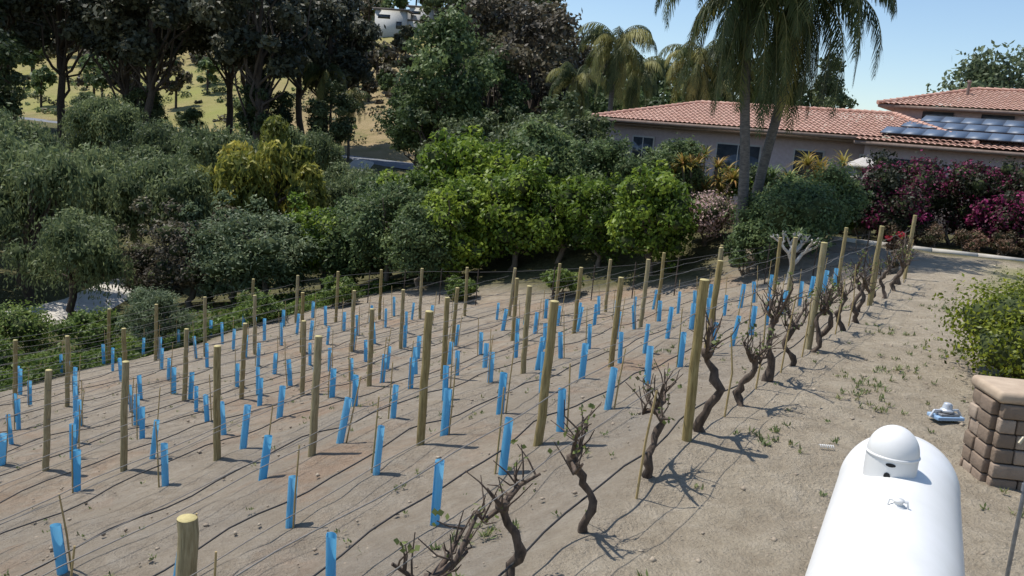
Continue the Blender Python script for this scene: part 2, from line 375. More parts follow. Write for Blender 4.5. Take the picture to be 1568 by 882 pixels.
for x,y,h in [(1.6,52,8.8),(-.6,55,8.6),(-5,77,10.5),(3.2,53,7.5),(-2.5,58,8),(-8,54,6.)]: put(DK,'dark_shrub',x,y,h,7.)
for x,y,h in [(-25.5,46,9.),(-30,49,9.5),(-21.0,53,8.4),(-27,62,8.6),(-23.5,70,9.2),(-35,58,10),(-18.5,64,8.6),(-29.5,40,8.5),(-39,64,10),(-31,76,9),(-21,84,8.5),(-13.5,70,7.4),(-34,47,9.5),(-27,54,8.3),(-39,84,9.5),(-20.6,40.5,6.2)]: put(PP,'pepper_tree',x,y,h,9.)
put(GO,'golden_pepper_tree',-16.2,56,10.8,8.5,wide=1.1); put(PP,'pepper_tree',-12.2,62,7.6,9.)
for x,y,h in [(-9.5,64,5.6),(-5.5,62,6.4),(-11,72,5.2),(-7.5,80,7),(-3,70,7.5)]: put(DK,'dark_shrub',x,y,h,7.)
for x,y,h in [(-45,108,28),(-30.5,102,27),(-36,118,27),(-26,118,22),(-53,126,30),(-60,116,29),(-70,122,31),(-43,130,29),(-80,130,31),(-61,140,31),(-33,132,28),(-68,108,28),(-50,112,26)]: put(EU,'eucalyptus_tree',x,y,h,24.)
for x,y,h in [(-66,106,21),(-53,86,16),(-82,124,26),(-30,104,12),(-23,106,11),(-47,110,9)]: put(DE,'dark_oak_tree',x,y,h,22.)
put(GE,'ash_tree',-8.8,95,20.5,19.,wide=.92); put(GE,'ash_tree',-12.0,100,13,19.); put(GE,'ash_tree',-4.5,104,17,19.)
put(BE,'brown_leaf_tree',.2,108,23,20.); put(BE,'brown_leaf_tree',-4,122,25,20.); put(BE,'brown_leaf_tree',6,118,19,20.); put(DE,'dark_oak_tree',-6,120,20,22.); put(DE,'dark_oak_tree',6,100,14,22.)
for x,y,h,pr in [(9,92,15,MG),(12.5,98,16,DE),(16.5,96,14.5,MG),(22,98,15,DE),(27,102,14,MG),(33,104,14,DE),(3,88,12,MG),(19,92,12,MG)]: put(pr,'hillside_oak_tree',x,y,h,16. if pr is MG else 19.)
put(GY,'grey_eucalyptus_tree',33,66,13,12.); put(GY,'grey_eucalyptus_tree',40,70,11.5,12.)
for x,y,h in [(-59,142,5.5),(-63,150,6),(-52,140,5),(-68,160,6),(-70,147,5),(-46,150,6),(-77,158,6)]: put(CIo,'small_orchard_tree',x,y,h,4.,wide=1.1)
def distant():
    rs=np.random.RandomState(77); mb=MB()
    L_=[]
    for k in range(240):
        az=rs.uniform(-.62,.62); y=rs.uniform(165,300) if az<-.05 else rs.uniform(128,260); x=az*y
        if az<-.3 and y<215 and rs.rand()<.7: continue
        if -.3<az<-.12 and y<200 and rs.rand()<.5: continue
        if -.26<az<-.11 and 195<y<250 and rs.rand()<.8: continue
        L_.append((x,y,rs.uniform(5,13)*(1.15 if az<-.05 else .8)))
    for k in range(80):
        az=rs.uniform(-.62,.03); y=rs.uniform(252,285); L_.append((az*y,y,rs.uniform(11,19)))
    for k in range(22):
        az=rs.uniform(-.2,-.02); y=rs.uniform(150,190); L_.append((az*y,y,rs.uniform(4,9)))
    for k in range(12):
        az=rs.uniform(-.12,.02); y=rs.uniform(200,235); L_.append((az*y,y,rs.uniform(12,17)))
    for k in range(24):
        az=rs.uniform(-.29,-.09); y=rs.uniform(205,226); L_.append((az*y,y,rs.uniform(3.5,7)))
    for x,y,h in L_:
        z=Hf(x,y); w=h*rs.uniform(.32,.5)
        bl=blobs_in(rs,12,(x,y,z+h*.58),(w,w,h*.45),(w*.2,w*.45),-.9); sh=rs.uniform(-.25,.25)
        bl=[(c,q,np.clip(t+sh,0,1)) for c,q,t in bl]
        fill(mb,rs,bl,560,1.1,.62,rs.choice([0,1,2,5]),3,flat=.8)
        mb.tube([(x,y,z-1),(x,y,z+h*.6)],.25,5,4)
    for k in range(460):
        az=rs.uniform(-.62,.3); y=rs.uniform(126,225); x=az*y
        yy_=y+.64*min(x+21,0)
        if yy_<130: continue
        z=Hf(x,y); w=rs.uniform(.4,2.0)
        fill(mb,rs,[(np.array((x+rs.normal()*w*.7,y+rs.normal()*w*.7,z+w*.25)),w*rs.uniform(.5,.8),rs.uniform(.2,1.)) for q in range(3)],110,.6,.35,rs.choice([0,1,1,2,5]),None)
    mb.obj('distant_trees',[M_dark,M_mid,M_euc,M_core,M_darkbark,M_brownl])
distant()
# ---------------------------------------------------------------- palms
M_palmtrunk=simple('palm_trunk',(.06,.056,.053),(.16,.146,.13),6,.9,(1,1,3),.5,.03)
M_stalk=simple('palm_stalk',(.12,.13,.05),(.22,.21,.08),8,.6)
def proto_queen(seed,Th=10.,n=26,Lf=4.2,r0=.2,r1=.15,droop=1.,yel=.25,nl=34,ll=.75):
    rs=np.random.RandomState(seed); mb=MB()
    pts=[(0+.15*math.sin(i*.5),0,-.5+(Th+.5)*i/12) for i in range(13)]
    mb.tube(pts,[r0+(r1-r0)*i/12+(.05 if i<2 else 0) for i in range(13)],12,1)
    tx=pts[-1][0]; mb.tube([(tx,0,Th-.1),(tx,0,Th+.5),(tx,0,Th+.9)],[r1*1.15,r1*1.3,r1*.4],10,2)
    for k in range(n):
        a=k*2.399+rs.uniform(-.2,.2); e=rad(rs.uniform(-25,80)) if k>n*.25 else rad(rs.uniform(-75,-25))
        L=Lf*rs.uniform(.8,1.1); c,s2=math.cos(a),math.sin(a)
        ps=[]; p=np.array([tx,0,Th+.55]); ang=e; m=14
        for i in range(m+1):
            ps.append(p.copy()); p=p+np.array([c*math.cos(ang),s2*math.cos(ang),math.sin(ang)])*L/m
            ang-=droop*rad(9.5)*(.5+i/m); ang=max(ang,rad(-86))
        mb.tube(ps,[.035*(1-i/(m+1.5)) for i in range(m+1)],4,2,cap=False)
        ps=np.array(ps); tt=np.linspace(.14,.99,nl)*m; i0=np.minimum(tt.astype(int),m-1); fr=(tt-i0)[:,None]
        q=ps[i0]*(1-fr)+ps[i0+1]*fr; tan=ps[i0+1]-ps[i0]; tan/=np.linalg.norm(tan,axis=1,keepdims=True)
        side=np.cross(tan,[0,0,1.]); side/=np.linalg.norm(side,axis=1,keepdims=True)+1e-6
        dead=1. if rs.rand()<yel else rs.uniform(.05,.55)
        for sg in (-1,1):
            for rep in range(2):
                ln=ll*np.sin(np.pi*np.clip(np.linspace(.12,.97,nl),0,1))[:,None]**.6*rs.uniform(.75,1.1,(nl,1))
                d=side*sg*rs.uniform(.4,.9,(nl,1))+tan*.45+np.array([0,0,-1.])*rs.uniform(.45,1.1,(nl,1)); d/=np.linalg.norm(d,axis=1,keepdims=True)
                wv=tan*.028; e1=q+d*ln*.5+np.array([0,0,.02]); e2=q+d*ln+np.array([0,0,-1.])*ln*.22
                mb.quads(np.stack([q-wv,q+wv,e1+wv*1.1,e1-wv*1.1],1),0,dead+rs.uniform(-.15,.15,nl))
                mb.quads(np.stack([e1-wv*1.1,e1+wv*1.1,e2+wv*.2,e2-wv*.2],1),0,dead+rs.uniform(-.15,.15,nl))
    return mb.mesh('queen_palm',[M_palm,M_palmtrunk,M_stalk])
QA=proto_queen(31,8.7,54,4.5,yel=.2,droop=1.1); QB=proto_queen(32,8.8,56,5.0,ll=.9,yel=.15,droop=1.1)
QC=proto_queen(33,10.,38,4.2,.22,.17,1.25,.25,26,1.)
place(QA,'queen_palm',(8.0,32.2,-.3),rot=(0,rad(-4.2),.5)); place(QB,'queen_palm',(8.8,33.6,-.2),rot=(0,rad(-7),2.))
place(QC,'queen_palm',(6.4,70,-.8),1,1.05); place(QC,'queen_palm',(11.8,65,-1.2),3,.98); place(QC,'queen_palm',(4.0,80,-2.),2,.95)
place(QC,'queen_palm',(9.6,84,-1.),4,1.); place(QC,'queen_palm',(15,75,-1.5),5,.9)
place(QC,'queen_palm',(-26,115,-3.5),2,1.1);place(QC,'queen_palm',(-22,112,-3.5),.2,.85)
def rosette(seed,n,L,w,mat,stem=0,up=(10,80),curl=1.,tint=(.2,.9),heads=1,spread=.5,smin=.6):
    rs=np.random.RandomState(seed); mb=MB()
    for h in range(heads):
        ox,oy=(rs.uniform(-spread,spread),rs.uniform(-spread,spread)) if heads>1 else (0,0); sh=stem*rs.uniform(smin,1.05)
        if stem: mb.tube([(ox*.3,oy*.3,-.3),(ox*.7,oy*.7,sh*.5),(ox,oy,sh)],[.08,.06,.05],6,1)
        for k in range(n):
            a=k*2.399; e=rad(rs.uniform(*up)); p=np.array([ox,oy,sh]); ps=[]; l=L*rs.uniform(.7,1.1)
            for i in range(5):
                ps.append(p.copy()); p=p+np.array([math.cos(a)*math.cos(e),math.sin(a)*math.cos(e),math.sin(e)])*l/4; e-=rad(16)*curl
            sd=np.array([-math.sin(a),math.cos(a),0])*w; ww=[.6,1,.8,.5,.05]
            q=[[ps[i]-sd*ww[i],ps[i]+sd*ww[i],ps[i+1]+sd*ww[i+1],ps[i+1]-sd*ww[i+1]] for i in range(4)]
            mb.quads(np.array(q),0,rs.uniform(*tint))
    return mb.mesh('rosette',[mat,M_bark])
place(rosette(41,40,.8,.045,M_spike,2.7,(0,80),1,(.0,1),22,1.6,.35),'dracaena_plant',(8.0,40,.1))
place(rosette(42,34,1.2,.035,M_spike,2.9,(10,80),1.4,(.1,.6),9,1.2),'areca_palm',(13.0,39.5,.1))
place(rosette(43,60,1.5,.05,M_grey,1.6,(-10,75),1.1,(.1,.7)),'sago_palm',(6.6,46,.6),0,1.15)
place(rosette(44,30,1.1,.05,M_mid,2.2,(0,80),1.2,(.3,.9),7,1.2),'yucca_plant',(10.5,39,0))
# ---------------------------------------------------------------- garden shrubs by the houses
def shrub(name,seed,x,y,Rx,Hh,mat,n,L,W,nb=22,Ry=None,base=None):
    rs=np.random.RandomState(seed); mb=MB()
    for k in range(5):
        a=rs.uniform(0,6.28); limb(mb,rs,(0,0,-.2),(math.cos(a)*Rx*.5,math.sin(a)*Rx*.5,Hh*.6),.05,.015,1)
    bl=blobs_in(rs,nb,(0,0,Hh*.5),(Rx,Ry or Rx,Hh*.5),(Rx*.2,Rx*.4) if Rx<2.5 else (.4,.8),-.9)
    fill(mb,rs,bl,n,L,W,0,2,rough=.5)
    mats=[mat,M_bark,M_core]
    if name=='rose_bush':
        fill(mb,rs,[(np.array((.1,0,Hh*1.02)),.11,.5),(np.array((-.2,.1,Hh*.9)),.09,.5)],90,.09,.08,3); mats.append(M_rose)
    return mb.obj(name,mats,loc=(x,y,Hf(x,y) if base is None else base))
shrub('pink_blossom_shrub',51,7.5,35,1.6,2.3,M_pink,5500,.12,.08)
shrub('ficus_shrub',52,9.8,31.8,2.4,2.9,M_mid,11000,.14,.08,36)
shrub('ficus_shrub',53,11.8,34.5,1.9,3.1,M_mid,7000,.15,.08,24)
shrub('ficus_shrub',54,8.1,30.9,1.2,2.1,M_mid,4500,.13,.08,18)
for i,(x,y,w,h,m) in enumerate([(5.6,43,1.3,2.5,M_mid),(7.6,45,1.4,2.4,M_dark),(9.6,42,1.5,2.4,M_citrus),(11.2,43,1.6,2.7,M_dark),(13.2,41.5,1.4,2.4,M_mid),(14.4,40,1.2,2.3,M_citrus)]):
    shrub('garden_shrub',110+i,x,y,w,h,m,3800,.18,.1,14)
for i,(x,y,h,w) in enumerate([(14.3,37,3.4,1.6),(16.4,38.5,4.2,2.2),(18.6,38,4.2,2.3),(21,37,4.3,2.3),(23.5,36,4.3,2.4),(15.2,36.2,2.6,1.5),(19.8,36.0,2.9,1.6)]):
    shrub('bougainvillea_bush',60+i,x,y,w,h,M_boug,8500,.17,.11,26)
for i,k in enumerate(np.linspace(0,1,7)): shrub('nandina_shrub',70+i,15.2+7*k,35.2-2.1*k,.75,1.1,M_red,2000,.1,.06,10)
shrub('rose_bush',80,11.6,27.2,.45,1.2,M_red,900,.09,.06,8)
shrub('boxleaf_shrub',81,8.3,12.9,2.05,1.85,M_box,34000,.08,.048,60,2.0)
shrub('feathery_shrub',82,-12.2,30,1.3,2.3,M_grey,9000,.16,.03,22)
for i,(x,y,w,h) in enumerate([(-15,31,1.5,1.6),(-17.5,28,1.6,1.4),(-9.5,33,1.1,1.3),(-19,33,2,2.2),(-7.0,35.5,1.,1.4),(-2,34.5,.8,1.),(1.8,33.2,.9,1.2)]):
    shrub('weedy_shrub',90+i,x,y,w,h,M_cover,4500,.15,.07,14)
def plumeria():
    rs=np.random.RandomState(9); mb=MB()
    def br(p,d,l,r_,k):
        q=p+d*l; mb.tube([tuple(p),tuple((p+q)/2+rs.normal(scale=.03,size=3)),tuple(q)],[r_,r_*.9,r_*.8],7,1)
        if k==0:
            nr=unit(rs,5); mb.quads(leafq(rs,q+rs.normal(scale=.12,size=(5,3)),nr,.24,.08),0,rs.uniform(.2,.9,5)); return
        for j in range(2+(rs.rand()<.4)):
            a=rs.uniform(0,6.28); nd=d+np.array([math.cos(a),math.sin(a),.1])*.75; nd/=np.linalg.norm(nd); br(q,nd,l*.72,r_*.75,k-1)
    br(np.array([0,0,-.1]),np.array([.1,0,1.]),.7,.09,4)
    mb.obj('plumeria_tree',[M_mid,M_pale],loc=(8.9,28.6,Hf(8.9,28.6)))
plumeria()
def cover():
    rs=np.random.RandomState(15); n=32000
    s=21.5+np.abs(rs.normal(scale=2.8,size=n)); t=rs.uniform(-6,24,n); x,y=rowpos(s,t)
    z=H(x,y)+rs.uniform(0,.45,n)*np.abs(np.sin(x*1.3)*np.cos(y*1.1)); nr=unit(rs,n)+np.array([0,0,.6]); nr/=np.linalg.norm(nr,axis=1,keepdims=True)
    mb=MB(); mb.quads(leafq(rs,np.stack([x,y,z],1),nr,.2,.1),0,.4+.3*np.sin(x*.8)*np.cos(y*.6)+rs.uniform(-.25,.25,n)); mb.obj('groundcover',[M_cover])
cover()
def weeds():
    rs=np.random.RandomState(16); mb=MB()
    cl=[(-1.2,4.2,.5),(-1.4,3.2,.4),(-2.2,8,.8),(-.9,9.5,.5),(-3.4,1.5,.5),(-1.,-3.6,.4),(1.2,-2.2,.4),(-3.4,.6,.3),(-4.5,-.2,.3),(-2,-4.4,.35),(-2.6,-4.0,.25),(-4.2,13,.9),(-1.5,14,.6),(3.3,8.,.4),(.7,12,.5),(7,3,.4),(-5.5,6,.5),(-1.6,6,.6),(-.8,.8,.4)]
    P_=[]
    for s,t,w in cl:
        for k in range(int(22*w+6)): P_.append((s+rs.normal()*w*.5,t+rs.normal()*w*.6,.9))
    for k in range(650): P_.append((rs.uniform(-6,20),rs.uniform(-5,20),.6))
    for k in range(1500): P_.append((rs.uniform(-16,-2),rs.uniform(16.5,26.5),.6))
    for s,t,g_ in P_:
        x,y=rowpos(s,t); z=Hf(x,y); n=9; a=rs.uniform(0,6.28,n); e=rs.uniform(.3,1.3,n); l=rs.uniform(.04,.13,n)*g_
        d=np.stack([np.cos(a)*np.cos(e),np.sin(a)*np.cos(e),np.sin(e)],1); b=np.stack([-np.sin(a),np.cos(a),0*a],1)*.011
        p=np.array([x,y,z])+rs.normal(scale=.02,size=(n,3))*np.array([1,1,0]); q=p+d*l[:,None]
        mb.quads(np.stack([p-b*.4,(p+q)/2-b,q,(p+q)/2+b],1),0,rs.uniform(.1,1,n))
    mb.obj('weeds',[M_weed])
weeds()
def clods():
    rs=np.random.RandomState(17); n=15000
    s=rs.uniform(-6,21,n); t=rs.uniform(-6,20,n); x,y=rowpos(s,t); z=H(x,y)
    c=np.stack([x,y,z],1)[:,None,:]; oc=np.array([[1,0,0],[0,1,0],[-1,0,0],[0,-1,0],[0,0,.7],[0,0,-.7]],float)
    sz=(.004+.022*rs.rand(n)**6*1.6)[:,None,None]; v=c+oc[None]*sz*rs.uniform(.4,1.5,(n,6,1))
    f=np.array([[0,1,4],[1,2,4],[2,3,4],[3,0,4],[1,0,5],[2,1,5],[3,2,5],[0,3,5]])
    mb=MB(); mb.add(v.reshape(-1,3),(f[None]+np.arange(n)[:,None,None]*6).reshape(-1,3),0); mb.obj('soil_clods',[simple('clod',(.24,.19,.14),(.42,.35,.26),3,.95)])
clods()
# ---------------------------------------------------------------- vineyard
rg=random.Random(12)
def rows_s(k): return 1.76*k if k<=6 else 10.56+1.6*(k-6)
def toff(s): return .12-.0078*s*s
def post_mesh(h,rr,seed):
    rs=np.random.RandomState(seed); mb=MB(); n=9
    pts=[(rs.normal()*.005,rs.normal()*.005,-.3+(h+.3)*i/n) for i in range(n+1)]
    mb.tube(pts,[rr*(1.03-.06*i/n) for i in range(n+1)],14,0,cap=False)
    T=pts[-1]; mb.lathe([(rr*.97,T[2]),(rr*.9,T[2]+.008),(0,T[2]+.01)],14,1,Matrix.Translation((T[0],T[1],0)))
    for z in (.45,.95,1.45):
        if z<h: mb.tube([(rr*1.0,-.02,z),(rr*1.12,0,z),(rr*1.0,.02,z)],.005,5,2)
    return mb.mesh('wooden_post',[M_wood,M_woodtop,M_wire],True)
PM=[post_mesh(1.74+.035*k,.054,k) for k in range(4)]
for k in range(14):
    s=rows_s(k)
    for j in range(-1,4):
        t=j*6.0+toff(s)+rg.uniform(-.1,.1)
        if j==-1 and k<3: continue
        x,y=rowpos(s,t)
        place(PM[3 if k==0 else rg.randrange(4)],'wooden_post',(x,y,Hf(x,y)),rot=(rg.uniform(-.025,.025),rg.uniform(-.025,.025),rg.uniform(0,6)))
fat=post_mesh(.98,.09,9)
place(fat,'wooden_end_post',(-2.63,7.2,Hf(-2.63,7.2)),1)
def tube_mesh(seed,stake):
    rs=np.random.RandomState(seed); mb=MB(); S=14; h=rs.uniform(.62,.7); V=[]
    for z in (0,h*.33,h*.66,h):
        for k in range(S):
            th=2*math.pi*k/S; rr=.05*(1+.1*math.cos(2*th+seed)+rs.normal()*.012); V.append((rr*math.cos(th)*1.05,rr*math.sin(th)*.92,z))
    F=[(i*S+k,i*S+(k+1)%S,(i+1)*S+(k+1)%S,(i+1)*S+k) for i in range(3) for k in range(S)]
    mb.add(V,F,0)
    mb.tube([(.056,0,0),(.056,0,h)],.006,5,0)
    if stake:
        sx=rs.uniform(.06,.08); hs=stake*rs.uniform(.9,1.1); mb.tube([(sx,.05,-.1),(sx+.01,.05,hs*.5),(sx+rs.uniform(-.02,.04),.06,hs)],[.012,.011,.009],6,1)
    m=mb.mesh('grow_tube',[M_tube,M_bamboo],True); return m
TM=[tube_mesh(k,0 if k in(1,4) else (1.15 if k%2 else .95)) for k in range(7)]
for k in range(1,14):
    s=rows_s(k); n=0
    while True:
        t=-7.95+toff(s)+1.41*n; n+=1
        if t>18+toff(s)*.6: break
        if rg.random()<.03: continue
        t+=rg.uniform(-.1,.1)
        ok=all(abs(t-(j*6+toff(s)))>.22 for j in range(-1,4)); tt=t if ok else t+.3
        x,y=rowpos(s+rg.uniform(-.06,.06),tt)
        if y<2.5: continue
        place(TM[rg.randrange(7)],'vine_grow_tube',(x,y,Hf(x,y)-.02),rot=(rg.gauss(0,.05),rg.gauss(.02,.05),rg.uniform(0,6.28)),sc=(1,1,rg.uniform(.92,1.1)))
for k in range(0,14):
    s=rows_s(k); d=MB(); w=MB(); t0=-8+toff(s)
    for hh,mb_,rr,sag in ((.33,d,.010,.05),(.95,w,.0045,.02),(1.5,w,.0045,.03)):
        pts=[]; t=t0
        while t<=18+toff(s)+.01:
            x,y=rowpos(s+.06+.02*math.sin(t*1.7+k),t); ph=((t-toff(s))/1.5)%1
            pts.append((x,y,float(H(x,y,False))+hh-sag*math.sin(ph*math.pi)+(.03*math.sin(t*2.3+k) if mb_ is d else 0))); t+=.375
        mb_.tube(pts,rr,5,0)
    d.obj('drip_line',[M_drip]); w.obj('trellis_wire',[M_wire])
# light wire fence above the head of the rows
mb=MB(); fp=[]
for i in range(15):
    s=1.5+i*1.5; t=20.6+toff(s)*.8; x,y=rowpos(s,t); z=Hf(x,y); fp.append((x,y,z)); mb.tube([(x,y,z-.2),(x+.01,y,z+1.35)],.022,6,0)
for h in (.35,.8,1.25): mb.tube([(a,b,c+h) for a,b,c in fp],.009,5,1)
mb.obj('wire_fence',[M_darkbark,M_drip])
def vine(seed):
    rs=np.random.RandomState(seed); mb=MB(); h=rs.uniform(.6,.85); lean=rs.uniform(-.18,.18)
    n=11; pts=[]; rr=[]; a1,a2=rs.uniform(0,6,2)
    for i in range(n+1):
        q=i/n; pts.append((lean*q+.06*math.sin(q*8+a1)*(q>0)+rs.normal()*.014,rs.normal()*.016+.05*math.sin(q*6+a2),-.1+(h+.1)*q)); rr.append((.05-.015*q)*(1+.22*rs.normal()))
    rr[0]*=1.5; mb.tube(pts,[max(.025,a) for a in rr],9,0); top=np.array(pts[-1])
    mb.add(ico()[0]*.065*rs.uniform(.7,1.3,(len(ico()[0]),1))+top,ico()[1],0)
    tips=[]
    for sg in (-1,1):
        for q in range(rs.randint(1,4)):
            d=np.array([.5*sg*rs.uniform(.3,1),.6*sg+rs.normal()*.3,.45+rs.normal()*.25])*rs.uniform(.3,.55); e=top+d
            m=(top+e)/2+np.array([0,0,-.05])+rs.normal(scale=.035,size=3); mb.tube([tuple(top),tuple(m),tuple(e)],[.028,.02,.012],6,0); tips+= [m,e]
            for w in range(5):
                b0=m+(e-m)*rs.uniform(-.3,1); sh=np.array([rs.normal()*.12,rs.normal()*.12,rs.uniform(.05,.32)]); e2=b0+sh
                mb.tube([tuple(b0),tuple((b0+e2)/2+rs.normal(scale=.02,size=3)),tuple(e2)],[.009,.007,.004],5,0); tips.append(e2)
    for tp in tips:
        if rs.rand()<.35:
            n_=rs.randint(2,6); nr=unit(rs,n_)+np.array([0,0,.5]); nr/=np.linalg.norm(nr,axis=1,keepdims=True)
            mb.quads(leafq(rs,tp+rs.normal(scale=.03,size=(n_,3)),nr,.05,.045),1,rs.uniform(0,1,n_))
    return mb.mesh('old_grapevine',[M_vine,M_vleaf])
VM=[vine(k) for k in range(10)]
t=-4.85; i=0
while t<17.6:
    x,y=rowpos(rg.uniform(-.08,.08),t+rg.uniform(-.1,.1)); place(VM[i%10],'old_grapevine',(x,y,Hf(x,y)),rg.uniform(-.5,.5)+(3.14 if i%3==1 else 0),rg.uniform(.95,1.15)); t+=1.35; i+=1
    if rg.random()<.7:
        b=MB(); b.tube([(0,0,-.1),(.03,.01,.6),(rg.uniform(-.05,.1),0,rg.uniform(1.,1.3))],[.013,.012,.01],6,0); x,y=rowpos(-.05,t-.55); b.obj('bamboo_stake',[M_bamboo],loc=(x,y,Hf(x,y)))
# ---------------------------------------------------------------- houses
M_stucco=simple('stucco_wall',(.42,.31,.28),(.5,.38,.345),6,.95,None,.2,.01)
M_glass=simple('window_glass',(.03,.037,.043),(.06,.07,.08),2,.1)
M_trim=simple('trim_paint',(.42,.38,.34),(.5,.46,.41),5,.7)
M_fascia=simple('eave_fascia',(.16,.11,.09),(.24,.18,.15),5,.8)
def tilemat():
    m,nt,b=newmat('terracotta_tiles'); n=noise(nt,3.,6); n2=noise(nt,.5,3)
    c=ramp(nt,n,[(.3,(.33,.155,.105)),(.5,(.5,.265,.19)),(.72,(.62,.39,.3))]); c=mix(nt,mth(nt,'MULTIPLY',n2,.35),c,(.55,.42,.35))
    nt.links.new(c,b.inputs['Base Color']); b.inputs['Roughness'].default_value=.85; bump(nt,b,n,.3,.02); return m
M_tile=tilemat()
def tiled(mb,P0,eu,L,sv,vmax,mat=0,wave=.3,amp=.06,course=.38):
    eu=Vector(eu).normalized(); sv=Vector(sv).normalized(); nv=eu.cross(sv).normalized()
    if nv.z<0: nv=-nv
    du=wave/6; nu=int(L/du); vm=max(vmax(i*L/nu) for i in range(nu+1)); nc=max(1,int(vm/course)+1)
    for c in range(nc):
        v0,v1=c*course,(c+1)*course+.02; V=[]; F=[]
        for i in range(nu+1):
            uu=i*L/nu; m_=vmax(uu)
            a=min(v0,m_); b=min(v1,m_); w=amp*abs(math.sin(math.pi*uu/wave))
            V.append(Vector(P0)+eu*uu+sv*a+nv*(w+.045)); V.append(Vector(P0)+eu*uu+sv*b+nv*(w+.004))
            if i and m_>v0+.02: F.append((2*i-2,2*i,2*i+1,2*i-1))
        if F: mb.add([tuple(q) for q in V],F,mat)
E=Vector((.84,-.54,0)).normalized(); Mv=Vector((-E.y,E.x,0)); UP=Vector((0,0,1))
def hip_roof(mb,O,Lx,Ly,z,rise,mat=0):
    O=Vector((O[0],O[1],z)); h=Ly/2; sl=math.hypot(h,rise)
    def vm(L): return lambda q: max(0,min(q,L-q,h))/h*sl
    tiled(mb,O,E,Lx,Mv*h+UP*rise,vm(Lx))
    tiled(mb,O+E*Lx+Mv*Ly,-E,Lx,-Mv*h+UP*rise,vm(Lx))
    tiled(mb,O+Mv*Ly,-Mv,Ly,E*h+UP*rise,vm(Ly))
    tiled(mb,O+E*Lx,Mv,Ly,-E*h+UP*rise,vm(Ly))
    a=O+E*h+Mv*h+UP*rise; b=O+E*(Lx-h)+Mv*h+UP*rise
    for p,q in ((a,b),(O,a),(O+Mv*Ly,a),(O+E*Lx,b),(O+E*Lx+Mv*Ly,b)):
        k=max(2,int((q-p).length/.4))
        for i in range(k):
            mb.tube([tuple(p+(q-p)*(i/k)+UP*.07),tuple(p+(q-p)*((i+1.08)/k)+UP*.05)],[.13,.1],8,mat)
RZ=Matrix(((E.x,Mv.x,0),(E.y,Mv.y,0),(0,0,1)))
def lbox(mb,O,e0,e1,m0,m1,z0,z1,mat=0):
    c=Vector((O[0],O[1],0))+E*(e0+e1)/2+Mv*(m0+m1)/2+UP*(z0+z1)/2; mb.box(c,(e1-e0,m1-m0,z1-z0),mat,.5,RZ)
h1=empty('stucco_house',(0,0,0)); O1=(4.0,56.0); L1=21.5; W1=10
mb=MB(); hip_roof(mb,O1,L1,W1,4.5,1.45); mb.obj('tile_roof',[M_tile],parent=h1)
mb=MB(); lbox(mb,O1,.9,L1-.55,.9,W1-.55,-5,4.45); mb.obj('walls',[M_stucco],parent=h1)
mb=MB(); lbox(mb,O1,.02,L1-.02,.02,W1-.02,4.3,4.49); lbox(mb,O1,.3,L1-.25,.3,W1-.25,4.16,4.298); mb.obj('eave',[M_fascia],parent=h1)
mb=MB()
for e0,e1,z0,z1 in ((2.6,3.9,1.8,3.5),(5.2,5.9,2.6,3.4),(8,10.5,1.2,3.5),(12.5,14,2,3.5),(16,19,1.,3.5)):
    lbox(mb,O1,e0-.09,e1+.09,.84,.93,z0-.09,z1+.09,1); lbox(mb,O1,e0,e1,.81,.93,z0,z1,0); lbox(mb,O1,(e0+e1)/2-.03,(e0+e1)/2+.03,.79,.85,z0,z1,1)
mb.obj('windows',[M_glass,M_trim],parent=h1)
h2=empty('solar_roof_house',(0,0,0)); O2=(17.0,47.0); L2=22
mb=MB(); sl=math.hypot(6.6,1.55); tiled(mb,(O2[0],O2[1],4.3),E,L2,Mv*6.6+UP*1.55,lambda q:min(sl,max(0,q+.2)*3.2))
O3=Vector((O2[0],O2[1],0))-E*.4+Mv*6.2; hip_roof(mb,O3,17,9,6.55,1.35); mb.obj('tile_roof',[M_tile],parent=h2)
mb=MB(); lbox(mb,O2,.5,L2-.5,.5,15,-1,4.2); lbox(mb,O2,.5,16,6.7,14.6,4.2,6.5); mb.obj('walls',[M_stucco],parent=h2)
mb=MB(); lbox(mb,O2,.02,L2,.02,.3,4.08,4.26); lbox(mb,(O3.x,O3.y),.03,16.97,.03,8.97,6.38,6.54); mb.obj('eave',[M_fascia],parent=h2)
mb=MB()
for e0,e1 in ((2,4),(6,8.5),(11,13)): lbox(mb,O2,e0,e1,.44,.52,1,3.5,0)
for e0 in (2,5,8,11): lbox(mb,O2,e0,e0+1.6,6.62,6.72,5.9,6.3,0)
mb.obj('windows',[M_glass,M_trim],parent=h2)
mb=MB(); c=Vector((O3.x,O3.y,7.2))+E*4.2+Mv*3; mb.tube([tuple(c),tuple(c+UP*1.0)],.09,8,0); mb.tube([tuple(c+UP*1.0),tuple(c+UP*1.12)],[.14,.1],8,0); mb.obj('vent_pipe',[M_fascia],parent=h2)
def panelmat():
    m,nt,b=newmat('solar_cells'); n=noise(nt,1.5,3)
    c=ramp(nt,n,[(.3,(.075,.11,.17)),(.7,(.1,.14,.2))])
    nt.links.new(c,b.inputs['Base Color']); b.inputs['Roughness'].default_value=.5; b.inputs['Specular IOR Level'].default_value=.5; return m
M_pan=panelmat(); M_alu=simple('dark_panel_frame',(.05,.06,.08),(.07,.085,.11),9,.6)
sv=(Mv*6.6+UP*1.55).normalized(); nv=E.cross(sv).normalized(); PMt=Matrix((E,sv,nv)).transposed()
k=0
